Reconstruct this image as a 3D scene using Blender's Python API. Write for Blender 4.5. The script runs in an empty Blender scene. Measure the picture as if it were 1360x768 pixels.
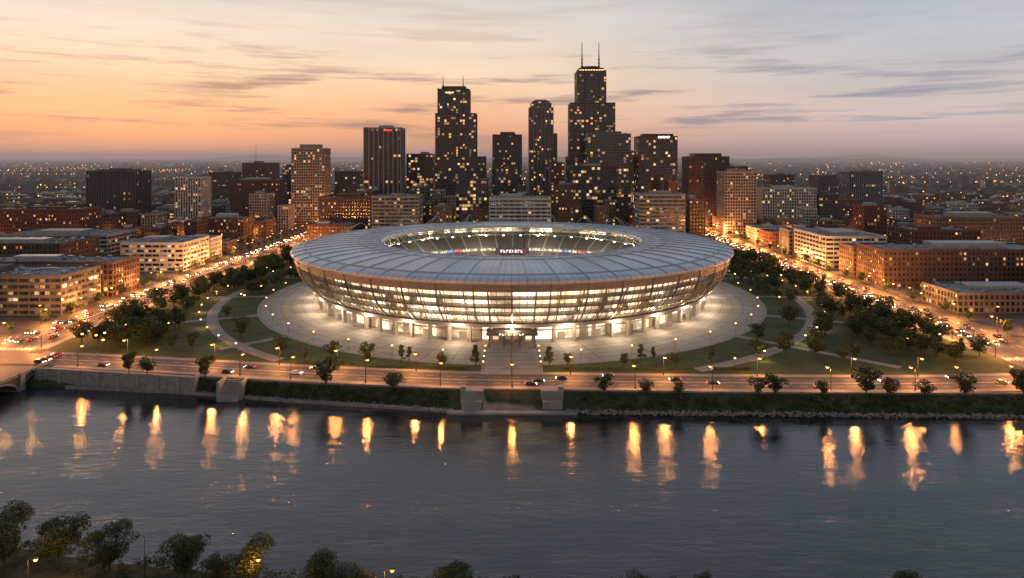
import bpy, math, random
import numpy as np
from mathutils import Vector
R = random.Random(7)
NR = np.random.RandomState(11)
sc = bpy.context.scene
PI = math.pi

# ------------------------------------------------------------ node helpers
class T:
    def __init__(s, name):
        s.m = bpy.data.materials.new(name); s.m.use_nodes = True
        s.t = s.m.node_tree; s.t.nodes.clear()
        s.out = s.t.nodes.new('ShaderNodeOutputMaterial')
    def n(s, typ, **k):
        nd = s.t.nodes.new(typ)
        for a, b in k.items(): setattr(nd, a, b)
        return nd
    def l(s, a, b): s.t.links.new(a, b)
    def put(s, sock, v):
        if isinstance(v, bpy.types.NodeSocket): s.l(v, sock)
        else: sock.default_value = v
    def math(s, op, a, b=None, c=None, clamp=False):
        nd = s.n('ShaderNodeMath', operation=op); nd.use_clamp = clamp
        s.put(nd.inputs[0], a)
        if b is not None: s.put(nd.inputs[1], b)
        if c is not None: s.put(nd.inputs[2], c)
        return nd.outputs[0]
    def vmath(s, op, a, b=None):
        nd = s.n('ShaderNodeVectorMath', operation=op)
        s.put(nd.inputs[0], a)
        if b is not None: s.put(nd.inputs[1], b)
        return nd.outputs['Value'] if op in ('LENGTH', 'DOT_PRODUCT') else nd.outputs[0]
    def mix(s, f, a, b, blend='MIX'):
        nd = s.n('ShaderNodeMix', data_type='RGBA', blend_type=blend)
        s.put(nd.inputs[0], f)
        s.put(nd.inputs[6], a if not isinstance(a, tuple) else (a + (1,))[:4])
        s.put(nd.inputs[7], b if not isinstance(b, tuple) else (b + (1,))[:4])
        return nd.outputs[2]
    def noise(s, vec, scale, detail=3, rough=.5):
        nd = s.n('ShaderNodeTexNoise'); nd.inputs['Scale'].default_value = scale
        nd.inputs['Detail'].default_value = detail; nd.inputs['Roughness'].default_value = rough
        if vec is not None: s.l(vec, nd.inputs['Vector'])
        return nd.outputs['Fac']
    def mapr(s, v, a, b, c=0., d=1.):
        nd = s.n('ShaderNodeMapRange'); s.put(nd.inputs[0], v)
        for i, q in enumerate((a, b, c, d)): nd.inputs[i + 1].default_value = q
        return nd.outputs[0]
    def pos(s): return s.n('ShaderNodeNewGeometry').outputs['Position']
    def bsdf(s, col, rough=.7, metal=0., ior=None, em=None, es=None, bump=None):
        b = s.n('ShaderNodeBsdfPrincipled')
        s.put(b.inputs['Base Color'], (col + (1,))[:4] if isinstance(col, tuple) else col)
        s.put(b.inputs['Roughness'], rough); s.put(b.inputs['Metallic'], metal)
        if ior: b.inputs['IOR'].default_value = ior
        if em is not None:
            s.put(b.inputs['Emission Color'], (em + (1,))[:4] if isinstance(em, tuple) else em)
            s.put(b.inputs['Emission Strength'], es)
        if bump is not None: s.l(bump, b.inputs['Normal'])
        s.l(b.outputs[0], s.out.inputs[0]); return b
    def bump(s, h, strength=.3, dist=.1):
        nd = s.n('ShaderNodeBump'); nd.inputs['Strength'].default_value = strength
        nd.inputs['Distance'].default_value = dist; s.l(h, nd.inputs['Height']); return nd.outputs[0]

def pm(name, col, rough=.7, metal=0., var=.2, scale=.3, bump=0):
    t = T(name); p = t.pos()
    f = t.mapr(t.noise(p, scale, 5, .6), .3, .7)
    c = t.mix(f, tuple(x * (1 - var) for x in col), tuple(min(1, x * (1 + var)) for x in col))
    bp = t.bump(t.noise(p, scale * 8, 3), bump, .1) if bump else None
    t.bsdf(c, rough, metal, bump=bp); return t.m

def em(name, col, s, sample=True):
    t = T(name); t.bsdf((.02, .02, .02), .5, em=col, es=s)
    if not sample: t.m.cycles.emission_sampling = 'NONE'
    return t.m

def glassmat(name, p, strength, base=(.03, .038, .05), warm=(1, .43, .12), cool=(1, .68, .36), rough=.12, cl_amt=.16):
    t = T(name); tc = t.n('ShaderNodeTexCoord')
    v = t.vmath('SUBTRACT', tc.outputs['Object'], t.vmath('MULTIPLY', tc.outputs['Normal'], (.4, .4, .4)))
    d = t.vmath('DIVIDE', v, (3.0, 3.0, 3.6)); fl = t.vmath('FLOOR', d)
    rnd = t.n('ShaderNodeObjectInfo').outputs['Random']
    off = t.n('ShaderNodeCombineXYZ'); r = t.math('MULTIPLY', rnd, 511.)
    rf = t.math('FLOOR', r); t.l(rf, off.inputs[0]); t.l(rf, off.inputs[1]); t.l(rf, off.inputs[2])
    c = t.vmath('ADD', fl, off.outputs[0])
    wn = t.n('ShaderNodeTexWhiteNoise', noise_dimensions='3D'); t.l(c, wn.inputs['Vector'])
    sp = t.n('ShaderNodeSeparateXYZ'); t.l(c, sp.inputs[0])
    wz = t.n('ShaderNodeTexWhiteNoise', noise_dimensions='1D'); t.l(sp.outputs[2], wz.inputs['W'])
    cl = t.noise(t.vmath('MULTIPLY', c, (.23, .23, .4)), 1., 2)
    thr = t.math('SUBTRACT', 1 - p, t.math('MULTIPLY', t.math('GREATER_THAN', wz.outputs[0], .9), .2))
    thr = t.math('SUBTRACT', thr, t.mapr(cl, .48, .75, 0., cl_amt))
    lit = t.math('GREATER_THAN', wn.outputs[0], thr)
    sc_ = t.n('ShaderNodeSeparateColor'); t.l(wn.outputs[1], sc_.inputs[0])
    inner = t.mapr(t.noise(tc.outputs['Object'], 1.1, 2), .3, .7, .35, 1.25)
    g_ = t.math('POWER', sc_.outputs[1], 1.8)
    st = t.math('MULTIPLY', t.math('MULTIPLY', lit, inner), t.mapr(g_, 0, 1, .1 * strength, strength))
    colr = t.mix(sc_.outputs[2], warm, cool)
    bc = t.mix(sc_.outputs[0], tuple(x * .5 for x in base), tuple(x * 2. for x in base))
    t.bsdf(bc, rough, 0., ior=1.6, em=colr, es=st)
    t.m.cycles.emission_sampling = 'NONE'; return t.m

# ------------------------------------------------------------ mesh builder
class MB:
    def __init__(s): s.v = []; s.f = []; s.m = []
    def face(s, pts, m=0):
        b = len(s.v); s.v += [tuple(p) for p in pts]; s.f.append(tuple(range(b, b + len(pts)))); s.m.append(m)
    def box(s, x0, x1, y0, y1, z0, z1, m=0):
        b = len(s.v)
        s.v += [(x0, y0, z0), (x1, y0, z0), (x1, y1, z0), (x0, y1, z0), (x0, y0, z1), (x1, y0, z1), (x1, y1, z1), (x0, y1, z1)]
        for q in ((0, 3, 2, 1), (4, 5, 6, 7), (0, 1, 5, 4), (1, 2, 6, 5), (2, 3, 7, 6), (3, 0, 4, 7)):
            s.f.append(tuple(b + i for i in q)); s.m.append(m)
    def tube(s, p0, p1, r0, r1, n=6, m=0):
        p0 = Vector(p0); p1 = Vector(p1); d = (p1 - p0).normalized()
        a = d.orthogonal().normalized(); c = d.cross(a); b = len(s.v)
        for p, r in ((p0, r0), (p1, r1)):
            for i in range(n):
                t = 2 * PI * i / n; s.v.append(tuple(p + (a * math.cos(t) + c * math.sin(t)) * r))
        for i in range(n):
            j = (i + 1) % n; s.f.append((b + i, b + j, b + n + j, b + n + i)); s.m.append(m)
        s.f.append(tuple(b + i for i in reversed(range(n)))); s.m.append(m)
        s.f.append(tuple(b + n + i for i in range(n))); s.m.append(m)
    def lathe(s, prof, n=120, m=0, a0=0., a1=2 * PI, closed=False):
        b = len(s.v); full = abs(a1 - a0 - 2 * PI) < 1e-6; na = n if full else n + 1; k = len(prof)
        for i in range(na):
            a = a0 + (a1 - a0) * i / n
            for r, z in prof: s.v.append((r * math.sin(a), -r * math.cos(a), z))
        for i in range(n):
            i2 = (i + 1) % na
            for j in range(k if closed else k - 1):
                j2 = (j + 1) % k
                s.f.append((b + i * k + j, b + i2 * k + j, b + i2 * k + j2, b + i * k + j2)); s.m.append(m)
    def ring(s, r0, r1, z0, z1, m=0, n=120, a0=0., a1=2 * PI):
        s.lathe([(r0, z0), (r1, z0), (r1, z1), (r0, z1)], n, m, a0, a1, True)
    def rib(s, prof, a, w, h, m=0):
        b = len(s.v); ca, sa = math.cos(a), math.sin(a); t = (ca, sa); k = len(prof)
        for j, (r, z) in enumerate(prof):
            j0 = max(0, j - 1); j1 = min(k - 1, j + 1)
            dr = prof[j1][0] - prof[j0][0]; dz = prof[j1][1] - prof[j0][1]; L = math.hypot(dr, dz) or 1
            nr, nz = dz / L, -dr / L
            for (o, q) in ((-w / 2, -.05), (w / 2, -.05), (w / 2, h), (-w / 2, h)):
                rr = r + nr * q; zz = z + nz * q
                s.v.append((rr * sa + o * t[0], -rr * ca + o * t[1], zz))
        for j in range(k - 1):
            for e in range(4):
                e2 = (e + 1) % 4
                s.f.append((b + j * 4 + e, b + j * 4 + e2, b + j * 4 + 4 + e2, b + j * 4 + 4 + e)); s.m.append(m)
        s.f.append((b, b + 1, b + 2, b + 3)); s.m.append(m)
        e = b + (k - 1) * 4; s.f.append((e, e + 1, e + 2, e + 3)); s.m.append(m)
    def mesh(s, name, mats, smooth=False):
        me = bpy.data.meshes.new(name); me.from_pydata(s.v, [], s.f)
        for m in mats: me.materials.append(m)
        me.polygons.foreach_set('material_index', s.m)
        if smooth: me.polygons.foreach_set('use_smooth', [True] * len(s.f))
        me.update(); return me
    def obj(s, name, mats, loc=(0, 0, 0), parent=None, smooth=False):
        return link(name, s.mesh(name, mats, smooth), loc, parent)

def link(name, data, loc=(0, 0, 0), parent=None, rot=0, scale=None):
    o = bpy.data.objects.new(name, data); sc.collection.objects.link(o); o.location = loc
    o.rotation_euler = (0, 0, rot)
    if scale: o.scale = scale
    if parent: o.parent = parent
    return o

def np_quads(name, V, matidx, mats):
    N = len(V); me = bpy.data.meshes.new(name)
    me.vertices.add(N * 4); me.vertices.foreach_set('co', V.reshape(-1).astype(np.float32))
    me.loops.add(N * 4); me.loops.foreach_set('vertex_index', np.arange(N * 4, dtype=np.int32))
    me.polygons.add(N); me.polygons.foreach_set('loop_start', np.arange(0, N * 4, 4, dtype=np.int32))
    for m in mats: me.materials.append(m)
    me.polygons.foreach_set('material_index', np.asarray(matidx, dtype=np.int32))
    me.update(calc_edges=True); return me

def leafquads(C, size):
    N = len(C); u = NR.normal(size=(N, 3)); u /= np.linalg.norm(u, axis=1)[:, None]
    w = NR.normal(size=(N, 3)); v = np.cross(u, w); v /= np.linalg.norm(v, axis=1)[:, None]
    s = (np.asarray(size) * NR.uniform(.6, 1.3, N))[:, None]; u = u * s; v = v * s * .75
    return np.stack([C - u, C - v * .9, C + u, C + v], axis=1)

# ------------------------------------------------------------ materials
asphalt = pm('asphalt', (.075, .068, .064), .65, var=.3, scale=.08)
sidewalk = pm('sidewalk', (.26, .24, .215), .85, var=.2, scale=.2)
paint = pm('road_paint', (.7, .7, .66), .6, var=.1)
concrete = pm('concrete', (.32, .295, .27), .8, var=.25, scale=.15)
concrete_d = pm('concrete_dark', (.14, .12, .11), .85, var=.25, scale=.12)
whitec = pm('white_panel', (.52, .5, .475), .7, var=.12, scale=.1)
brick1 = pm('brick_red', (.17, .07, .05), .9, var=.25, scale=.2)
brick2 = pm('brick_brown', (.13, .075, .055), .9, var=.25, scale=.2)
brick3 = pm('brick_tan', (.21, .135, .095), .9, var=.25, scale=.2)
darkmetal = pm('dark_metal', (.055, .052, .055), .4, .3, var=.2)
darkstone = pm('dark_stone', (.065, .053, .05), .5, var=.2)
brownstone = pm('brown_panel', (.13, .09, .075), .6, var=.2)
greystone = pm('grey_panel', (.24, .225, .22), .6, var=.15)
roofm = pm('roof_gravel', (.13, .12, .115), .95, var=.35, scale=.1)
roofl = pm('roof_membrane', (.27, .26, .25), .9, var=.3, scale=.06)
hvac = pm('hvac_metal', (.36, .36, .36), .5, .3, var=.2)
stone = pm('cut_stone', (.29, .26, .23), .85, var=.3, scale=.5, bump=.4)
grass = pm('lawn_grass', (.042, .068, .019), .95, var=.45, scale=.09, bump=.5)
bankm = pm('bank_grass', (.05, .058, .026), .95, var=.6, scale=.25, bump=.6)
rockm = pm('riprap', (.23, .21, .18), .9, var=.4, scale=1.2)
bark = pm('bark', (.05, .036, .026), .95, var=.3, scale=2)
pole = pm('lamp_pole', (.05, .05, .05), .5, .6)
g_dark = glassmat('window_glass_dark', .015, 1.4, cl_amt=.1)
g_mid = glassmat('window_glass_mid', .06, 1.7, cl_amt=.2)
g_warm = glassmat('window_glass_warm', .16, 1.7, cl_amt=.28)
g_off = glassmat('window_glass_office', .25, 1.4, cl_amt=.3)
g_low = glassmat('window_glass_low', .06, 1.3, rough=.25)
g_dist = glassmat('window_glass_distant', .004, .8, rough=.3, cl_amt=.02)

def leafmat(name, c1, c2):
    t = T(name); p = t.pos(); oi = t.n('ShaderNodeObjectInfo').outputs['Random']
    f = t.mapr(t.noise(p, .9, 2), .35, .65)
    c = t.mix(f, c1, c2); c = t.mix(t.mapr(oi, 0, 1, .0, .3), c, (c2[0] * 1.3, c2[1] * 1.0, c2[2] * .7))
    t.bsdf(c, .75); return t.m
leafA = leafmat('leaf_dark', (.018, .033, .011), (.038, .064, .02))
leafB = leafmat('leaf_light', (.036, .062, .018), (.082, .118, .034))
leafD = leafmat('leaf_hazed', (.03, .04, .034), (.06, .066, .056))  # distance haze put into the leaf colour as a bluish grey
orangeglow = em('sodium_lamp', (1, .34, .05), 4.5, False)
warmglow = em('warm_lamp', (1, .55, .2), 5, False)
farglow = em('far_lamp', (1, .36, .08), 5, False)
whiteglow = em('headlight', (1, .82, .55), 6, False)
redglow = em('taillight', (1, .06, .02), 3, False)

t = T('urban_ground'); p = t.pos()
n1 = t.mapr(t.noise(p, .012, 6, .6), .35, .65); n2 = t.mapr(t.noise(p, .0016, 5, .6), .4, .6)
c = t.mix(n1, (.05, .045, .04), (.1, .09, .08)); c = t.mix(n2, c, (.04, .048, .032))
t.bsdf(c, .95); groundm = t.m

t = T('plaza_paving'); p = t.pos()
d = t.vmath('SUBTRACT', p, (0., 450., 0.)); sp = t.n('ShaderNodeSeparateXYZ'); t.l(d, sp.inputs[0])
rr = t.math('SQRT', t.math('ADD', t.math('POWER', sp.outputs[0], 2.), t.math('POWER', sp.outputs[1], 2.)))
an = t.math('ARCTAN2', sp.outputs[0], sp.outputs[1])
ringl = t.math('LESS_THAN', t.math('FRACT', t.math('DIVIDE', rr, 6.)), .07)
radl = t.math('LESS_THAN', t.math('FRACT', t.math('MULTIPLY', an, 72 / (2 * PI))), .045)
jl = t.math('MAXIMUM', ringl, radl)
cell = t.n('ShaderNodeTexWhiteNoise', noise_dimensions='2D'); cv = t.n('ShaderNodeCombineXYZ')
t.l(t.math('FLOOR', t.math('DIVIDE', rr, 6.)), cv.inputs[0]); t.l(t.math('FLOOR', t.math('MULTIPLY', an, 72 / (2 * PI))), cv.inputs[1])
t.l(cv.outputs[0], cell.inputs['Vector'])
base = t.mix(t.mapr(t.noise(p, .15, 5, .6), .3, .7), (.26, .245, .23), (.40, .375, .35))
base = t.mix(t.math('MULTIPLY', cell.outputs[0], .3), base, (.2, .19, .175))
t.bsdf(t.mix(jl, base, (.16, .145, .135)), .7); plazam = t.m

# water : long-crested ripples running across the river
t = T('river_water'); p = t.pos()
v1 = t.vmath('MULTIPLY', p, (.24, 1., 1.)); v2 = t.vmath('MULTIPLY', p, (.4, 1., 1.))
h = t.math('ADD', t.math('MULTIPLY', t.noise(v1, .6, 3, .5), .8), t.math('MULTIPLY', t.noise(v2, 2.1, 4, .6), .42))
calm = t.mapr(t.noise(t.vmath('MULTIPLY', p, (.4, 1., 1.)), .05, 9, .76), .43, .58)
b = t.n('ShaderNodeBump'); b.inputs['Distance'].default_value = .6
t.l(h, b.inputs['Height']); t.l(t.math('ADD', t.math('MULTIPLY', calm, .18), .12), b.inputs['Strength'])
t.bsdf(t.mix(calm, (.010, .014, .018), (.04, .043, .047)), t.mapr(calm, 0, 1, .03, .14), 0., ior=1.62, bump=b.outputs[0]); waterm = t.m

# ------------------------------------------------------------ terrain lines
XC = [-3000, -232, -190, -140, -89, -22, 89, 160, 235, 400, 3000]
YC = [330, 304, 299, 291, 282, 273, 269, 268, 272, 285, 330]
yc = lambda x: float(np.interp(x, XC, YC))
yt = lambda x: float(np.interp(x, [-3000, -232, -197, -140, -89, -22, 0, 89, 187, 400, 3000], [305, 292, 290, 280, 271, 262.5, 262, 258.5, 257, 268, 310]))
yw = lambda x: float(np.interp(x, [-3000, -232, -184, -131, -88, -22.5, 17, 89, 187, 400, 3000], [298, 285, 282.5, 276, 267, 255.7, 254, 252, 249, 256, 300]))
ynw = lambda x: float(np.interp(x, [-3000, -200, -126, -95, -60, -30, 60, 250, 3000], [230, 185, 168, 160, 155, 151, 149.5, 147, 120]))
xs = [-30000, -3000] + list(range(-1500, 1501, 10)) + [3000, 30000]

g = MB()
for a, b_ in zip(xs[:-1], xs[1:]):
    g.face([(a, yt(a), 0), (b_, yt(b_), 0), (b_, 30000, 0), (a, 30000, 0)])
g.obj('ground', [groundm])
# low hills on the horizon
hm = MB(); hx = list(range(-22000, 22001, 400))
def hh_(x, k): return max(0, (55 + 40 * math.sin(x / 2900 + k) + 28 * math.sin(x / 1130 + k * 2.3) + 10 * math.sin(x / 430. + k)))
for k, Y0 in ((0.4, 15000), (2.1, 19500), (4.0, 24000)):
    for a, b_ in zip(hx[:-1], hx[1:]):
        s1 = Y0 / 15000.; ha, hb = hh_(a, k) * s1, hh_(b_, k) * s1
        hm.face([(a, Y0 - 1500, -1), (b_, Y0 - 1500, -1), (b_, Y0, hb), (a, Y0, ha)]); hm.face([(a, Y0, ha), (b_, Y0, hb), (b_, Y0 + 1800, -1), (a, Y0 + 1800, -1)])
hm.obj('distant_hills', [pm('hill_woodland', (.04, .05, .035), .95, var=.4, scale=.004)], smooth=True)
bk = MB()
sub = [x for x in range(-600, 601, 4)]
for a, b_ in zip(sub[:-1], sub[1:]):
    pr = []
    for x in (a, b_):
        T0, W0 = yt(x), yw(x); n_ = .25 * math.sin(x * .9) + .2 * math.sin(x * .37)
        pr.append([(x, T0, 0), (x, T0 * .55 + W0 * .45 + n_, -2.4), (x, W0 + .2 * n_, -6), (x, W0 - 3, -8)])
    for j in range(3): bk.face([pr[0][j + 1], pr[1][j + 1], pr[1][j], pr[0][j]])
bk.obj('riverbank', [bankm], smooth=True)
w = MB(); w.face([(-3000, 60, -6), (3000, 60, -6), (3000, 330, -6), (-3000, 330, -6)]); w.obj('river_water', [waterm])
nb = MB()
for a, b_ in zip(sub[:-1], sub[1:]):
    pr = []
    for x in (a, b_):
        W0 = ynw(x) + .5 * math.sin(x * .5)
        pr.append([(x, W0 + 3, -8), (x, W0, -6), (x, W0 - 4, -3.2), (x, W0 - 8, -2), (x, -60, -2)])
    for j in range(4): nb.face([pr[0][j + 1], pr[1][j + 1], pr[1][j], pr[0][j]])
nb.obj('near_riverbank', [bankm], smooth=True)

def strip(fx, x0, x1, o0, o1, z0, z1=None, step=8, name='strip', mat=None, parent=None):
    m_ = MB(); n = max(1, int((x1 - x0) / step)); P = [x0 + (x1 - x0) * i / n for i in range(n + 1)]
    for a, b_ in zip(P[:-1], P[1:]):
        A0, A1, B0, B1 = fx(a) + o0, fx(a) + o1, fx(b_) + o0, fx(b_) + o1
        z = z0 if z1 is None else z1
        m_.face([(a, A0, z), (b_, B0, z), (b_, B1, z), (a, A1, z)])
        if z1 is not None:
            m_.face([(a, A0, z0), (b_, B0, z0), (b_, B0, z1), (a, A0, z1)])
            m_.face([(b_, B1, z0), (a, A1, z0), (a, A1, z1), (b_, B1, z1)])
    if z1 is not None:
        for x in (x0, x1): m_.face([(x, fx(x) + o0, z0), (x, fx(x) + o1, z0), (x, fx(x) + o1, z1), (x, fx(x) + o0, z1)])
    return m_.obj(name, [mat], parent=parent)

lw = MB(); P = list(range(-214, 215, 4))
for a, b_ in zip(P[:-1], P[1:]):
    lw.face([(a, yc(a) + 11.6, .02), (b_, yc(b_) + 11.6, .02), (b_, 622, .02), (a, 622, .02)])
lw.obj('park_lawn', [grass])
strip(yc, -221, 217, -6.5, 8.5, .03, name='riverside_road', mat=asphalt)
strip(yc, -214, -13, 8.5, 11.6, 0, .14, name='sidewalk', mat=sidewalk)
strip(yc, 13, 214, 8.5, 11.6, 0, .14, name='sidewalk', mat=sidewalk)
strip(yc, -196, 214, -9.4, -6.5, 0, .14, name='riverside_promenade', mat=sidewalk)
mk = MB()
x = -210
while x < 210:
    for o in (-2.7, 4.7): mk.face([(x, yc(x) + o, .045), (x + 3, yc(x + 3) + o, .045), (x + 3, yc(x + 3) + o + .18, .045), (x, yc(x) + o + .18, .045)])
    for o in (.9, 1.25): mk.face([(x, yc(x) + o, .045), (x + 7, yc(x + 7) + o, .045), (x + 7, yc(x + 7) + o + .15, .045), (x, yc(x) + o + .15, .045)])
    x += 7
for X0 in (-236, 232):
    s = MB()
    y = 320
    while y < 1500:
        for o in (-11, -7.4, -3.8, 3.8, 7.4, 11): mk.face([(X0 + o, y, .045), (X0 + o + .2, y, .045), (X0 + o + .2, y + 4, .045), (X0 + o, y + 4, .045)])
        y += 10
    a = MB(); a.face([(X0 - 15, 286 if X0 > 0 else 292, .028), (X0 + 15, 286 if X0 > 0 else 292, .028), (X0 + 15, 2600, .028), (X0 - 15, 2600, .028)]); a.obj('avenue_road', [asphalt])
    s.box(X0 - .9, X0 + .9, 330, 1500, 0, .3); s.obj('median_kerb', [concrete])
    inner = 1 if X0 < 0 else -1
    s = MB(); xa = X0 + inner * 15; s.box(min(xa, xa + inner * 4.5), max(xa, xa + inner * 4.5), 318, 1500, 0, .14); s.obj('sidewalk', [sidewalk])
for xx in range(-250, -222, 2): mk.face([(xx, 316, .047), (xx + 1, 316, .047), (xx + 1, 320, .047), (xx, 320, .047)])
for xx in range(218, 246, 2): mk.face([(xx, 300, .047), (xx + 1, 300, .047), (xx + 1, 304, .047), (xx, 304, .047)])
mk.obj('road_markings', [paint])
cs = MB(); cs.face([(-700, 322, .024), (-251, 322, .024), (-251, 340, .024), (-700, 340, .024)]); cs.face([(247, 322, .024), (700, 322, .024), (700, 338, .024), (247, 338, .024)]); cs.obj('cross_street_road', [asphalt])
cs = MB(); cs.box(-420, -252, 341, 381, 0, .13); cs.box(-420, -252, 300, 320, 0, .13); cs.box(249, 420, 340, 388, 0, .13); cs.obj('city_block_pavement', [asphalt])

pz = MB(); pz.lathe([(100, .16), (157, .16), (157.4, .0)], 180); pz.obj('plaza', [plazam], (0, 450, 0))
pw = MB(); pw.box(-13, 13, yc(0) + 8.5, 300, 0, .15); pw.obj('promenade', [plazam])
pw = MB()
def arc(m_, cx, cy, r0, r1, a0, a1, z, n=60):
    for i in range(n):
        a, b_ = a0 + (a1 - a0) * i / n, a0 + (a1 - a0) * (i + 1) / n
        q = [(cx + r * math.sin(t_), cy - r * math.cos(t_), z) for r, t_ in ((r0, a), (r1, a), (r1, b_), (r0, b_))]
        if all(abs(k_[0]) < 213 and k_[1] > yc(k_[0]) + 12 for k_ in q): m_.face(q)
arc(pw, 0, 450, 178, 184, .35, PI - .9, .05); arc(pw, 0, 450, 178, 184, -PI + .9, -.35, .05)
for s_ in (-1, 1):
    for a in (.8, 1.15, 1.5, 1.9):
        ca, sa = math.cos(a), math.sin(a) * s_
        p0 = Vector((157 * sa, 450 - 157 * ca, .056)); p1 = Vector((230 * sa, 450 - 230 * ca, .056))
        if abs(p1.x) > 212: p1 = p0 + (p1 - p0) * ((212 - abs(p0.x)) / (abs(p1.x) - abs(p0.x)))
        if p1.y < yc(p1.x) + 12: p1 = p0 + (p1 - p0) * .45
        q = Vector((-(p1 - p0).y, (p1 - p0).x, 0)).normalized() * 2.2
        pw.face([p0 - q, p1 - q, p1 + q, p0 + q])
pw.obj('park_path', [sidewalk])

# riverside wall, steps, quay
strip(yt, -200, -128, -4.2, -3.4, -8, 1.0, name='retaining_wall', mat=stone)
strip(yt, -200, -128, -3.4, .4, -1, .06, name='quay_pavement', mat=sidewalk)
m_ = MB()
x = -198
while x < -130: m_.box(x, x + 1.2, yt(x) - 4.7, yt(x) - 4.2, -8, .8); x += 9
m_.box(-128, -127, yt(-128) - 4.2, yt(-128) + .4, -8, 1.0); m_.obj('wall_buttresses', [concrete])
strip(yw, -184, -22, -1.6, .6, -8, -5.1, name='quay_ledge', mat=stone)
strip(yt, 20, 214, -.2, .3, -.8, .5, name='riverside_parapet_wall', mat=stone)
strip(yt, -126, -20, -.2, .3, -.8, .5, name='riverside_parapet_wall', mat=stone)
st = bpy.data.objects.new('river_steps', None); sc.collection.objects.link(st)
m_ = MB()
for i in range(16):
    m_.box(-11, 11, 263.2 - (i + 1) * .5, 263.2 - i * .5 + (.0 if i else .6), -8, -.02 - i * .33)
m_.obj('steps', [concrete], parent=st)
m_ = MB()
for s_ in (-1, 1):
    xa, xb = (11.0, 19.5) if s_ > 0 else (-19.5, -11.0)
    m_.box(xa, xb, 258, 264, -8, .9); m_.box(xa + .5, xb - .5, 255.2, 258, -8, -2.2)
    m_.box(xa + (6.5 if s_ > 0 else 0.2), xb - (.2 if s_ > 0 else 6.5), 259, 261, .9, 2.2)
m_.obj('flanking_walls', [concrete], parent=st)
m_ = MB(); m_.box(-24, 24, 252.2, 255.2, -8, -5.25); m_.obj('landing', [concrete], parent=st)
m_ = MB(); ys = yt(-111)
for i in range(12): m_.box(-115, -107, ys - .6 - (i + 1) * .7, ys - .6 - i * .7, -8, .1 - i * .45)
m_.box(-116, -115, ys - 7, ys, -8, .8); m_.box(-107, -106, ys - 7, ys, -8, .8)
m_.obj('bank_stairs', [concrete])
C = []
for i in range(3200):
    x = R.uniform(20, 215) if i % 4 else R.uniform(-180, -25)
    C.append((x, yw(x) + R.uniform(-1.4, 2.2), -5.8 + R.uniform(-.2, .9)))
m_ = MB()
for (x, y, z) in C:
    s_ = R.uniform(.3, .9); dx = [R.uniform(.6, 1.2) * s_ for _ in range(6)]
    b = len(m_.v); m_.v += [(x + dx[0], y, z), (x, y + dx[1], z), (x - dx[2], y, z), (x, y - dx[3], z), (x, y, z + dx[4] * .8), (x, y, z - dx[5])]
    for q in ((0, 1, 4), (1, 2, 4), (2, 3, 4), (3, 0, 4), (1, 0, 5), (2, 1, 5), (3, 2, 5), (0, 3, 5)): m_.f.append(tuple(b + k_ for k_ in q)); m_.m.append(0)
m_.obj('riprap_rocks', [rockm])

# ------------------------------------------------------------ bridge
br = bpy.data.objects.new('stone_arch_bridge', None); sc.collection.objects.link(br)
m_ = MB(); bx0, bx1 = -234, -201
spans = [(298, 281, 4.2), (277.5, 251, 5.), (247.5, 221, 5.), (217.5, 191, 5.)]
for ya, yb, rise in spans:
    n = 20; pts = []
    for i in range(n + 1):
        f = i / n; pts.append((ya + (yb - ya) * f, -5.6 + rise * math.sin(PI * f) ** .55))
    for (y1, z1), (y2, z2) in zip(pts[:-1], pts[1:]):
        for X_ in (bx0, bx1): m_.face([(X_, y1, z1), (X_, y2, z2), (X_, y2, -.1), (X_, y1, -.1)])
        m_.face([(bx0, y1, z1), (bx1, y1, z1), (bx1, y2, z2), (bx0, y2, z2)])
        m_.face([(bx1 + .12, y1, z1), (bx1 + .12, y2, z2), (bx1 + .12, y2, min(-.2, z2 + .7)), (bx1 + .12, y1, min(-.2, z1 + .7))], 1)
for ya, yb in ((281, 277.5), (251, 247.5), (221, 217.5), (191, 187.5)):
    m_.box(bx0 - .8, bx1 + .8, yb, ya, -8, -4.2, 1); m_.box(bx0, bx1 + .05, yb + .01, ya - .01, -4.2, -.11)
    m_.box(bx1 + .05, bx1 + 1., yb + .6, ya - .6, -4.2, 1.3, 1)
m_.obj('arches', [concrete_d, concrete], parent=br)
m_ = MB(); m_.box(bx0 - .5, bx1 + .5, 187, 291.9, -.1, .02); m_.obj('deck', [asphalt], parent=br)
m_ = MB()
for X_ in (bx0, bx1 - .1):
    m_.box(X_ - .2, X_ + .3, 187, 298, .02, .35); m_.box(X_ - .25, X_ + .35, 187, 298, .95, 1.15)
    y = 187.5
    while y < 298: m_.box(X_ - .1, X_ + .2, y, y + .35, .35, .95); y += 1.1
m_.obj('parapet', [concrete], parent=br)

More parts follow.
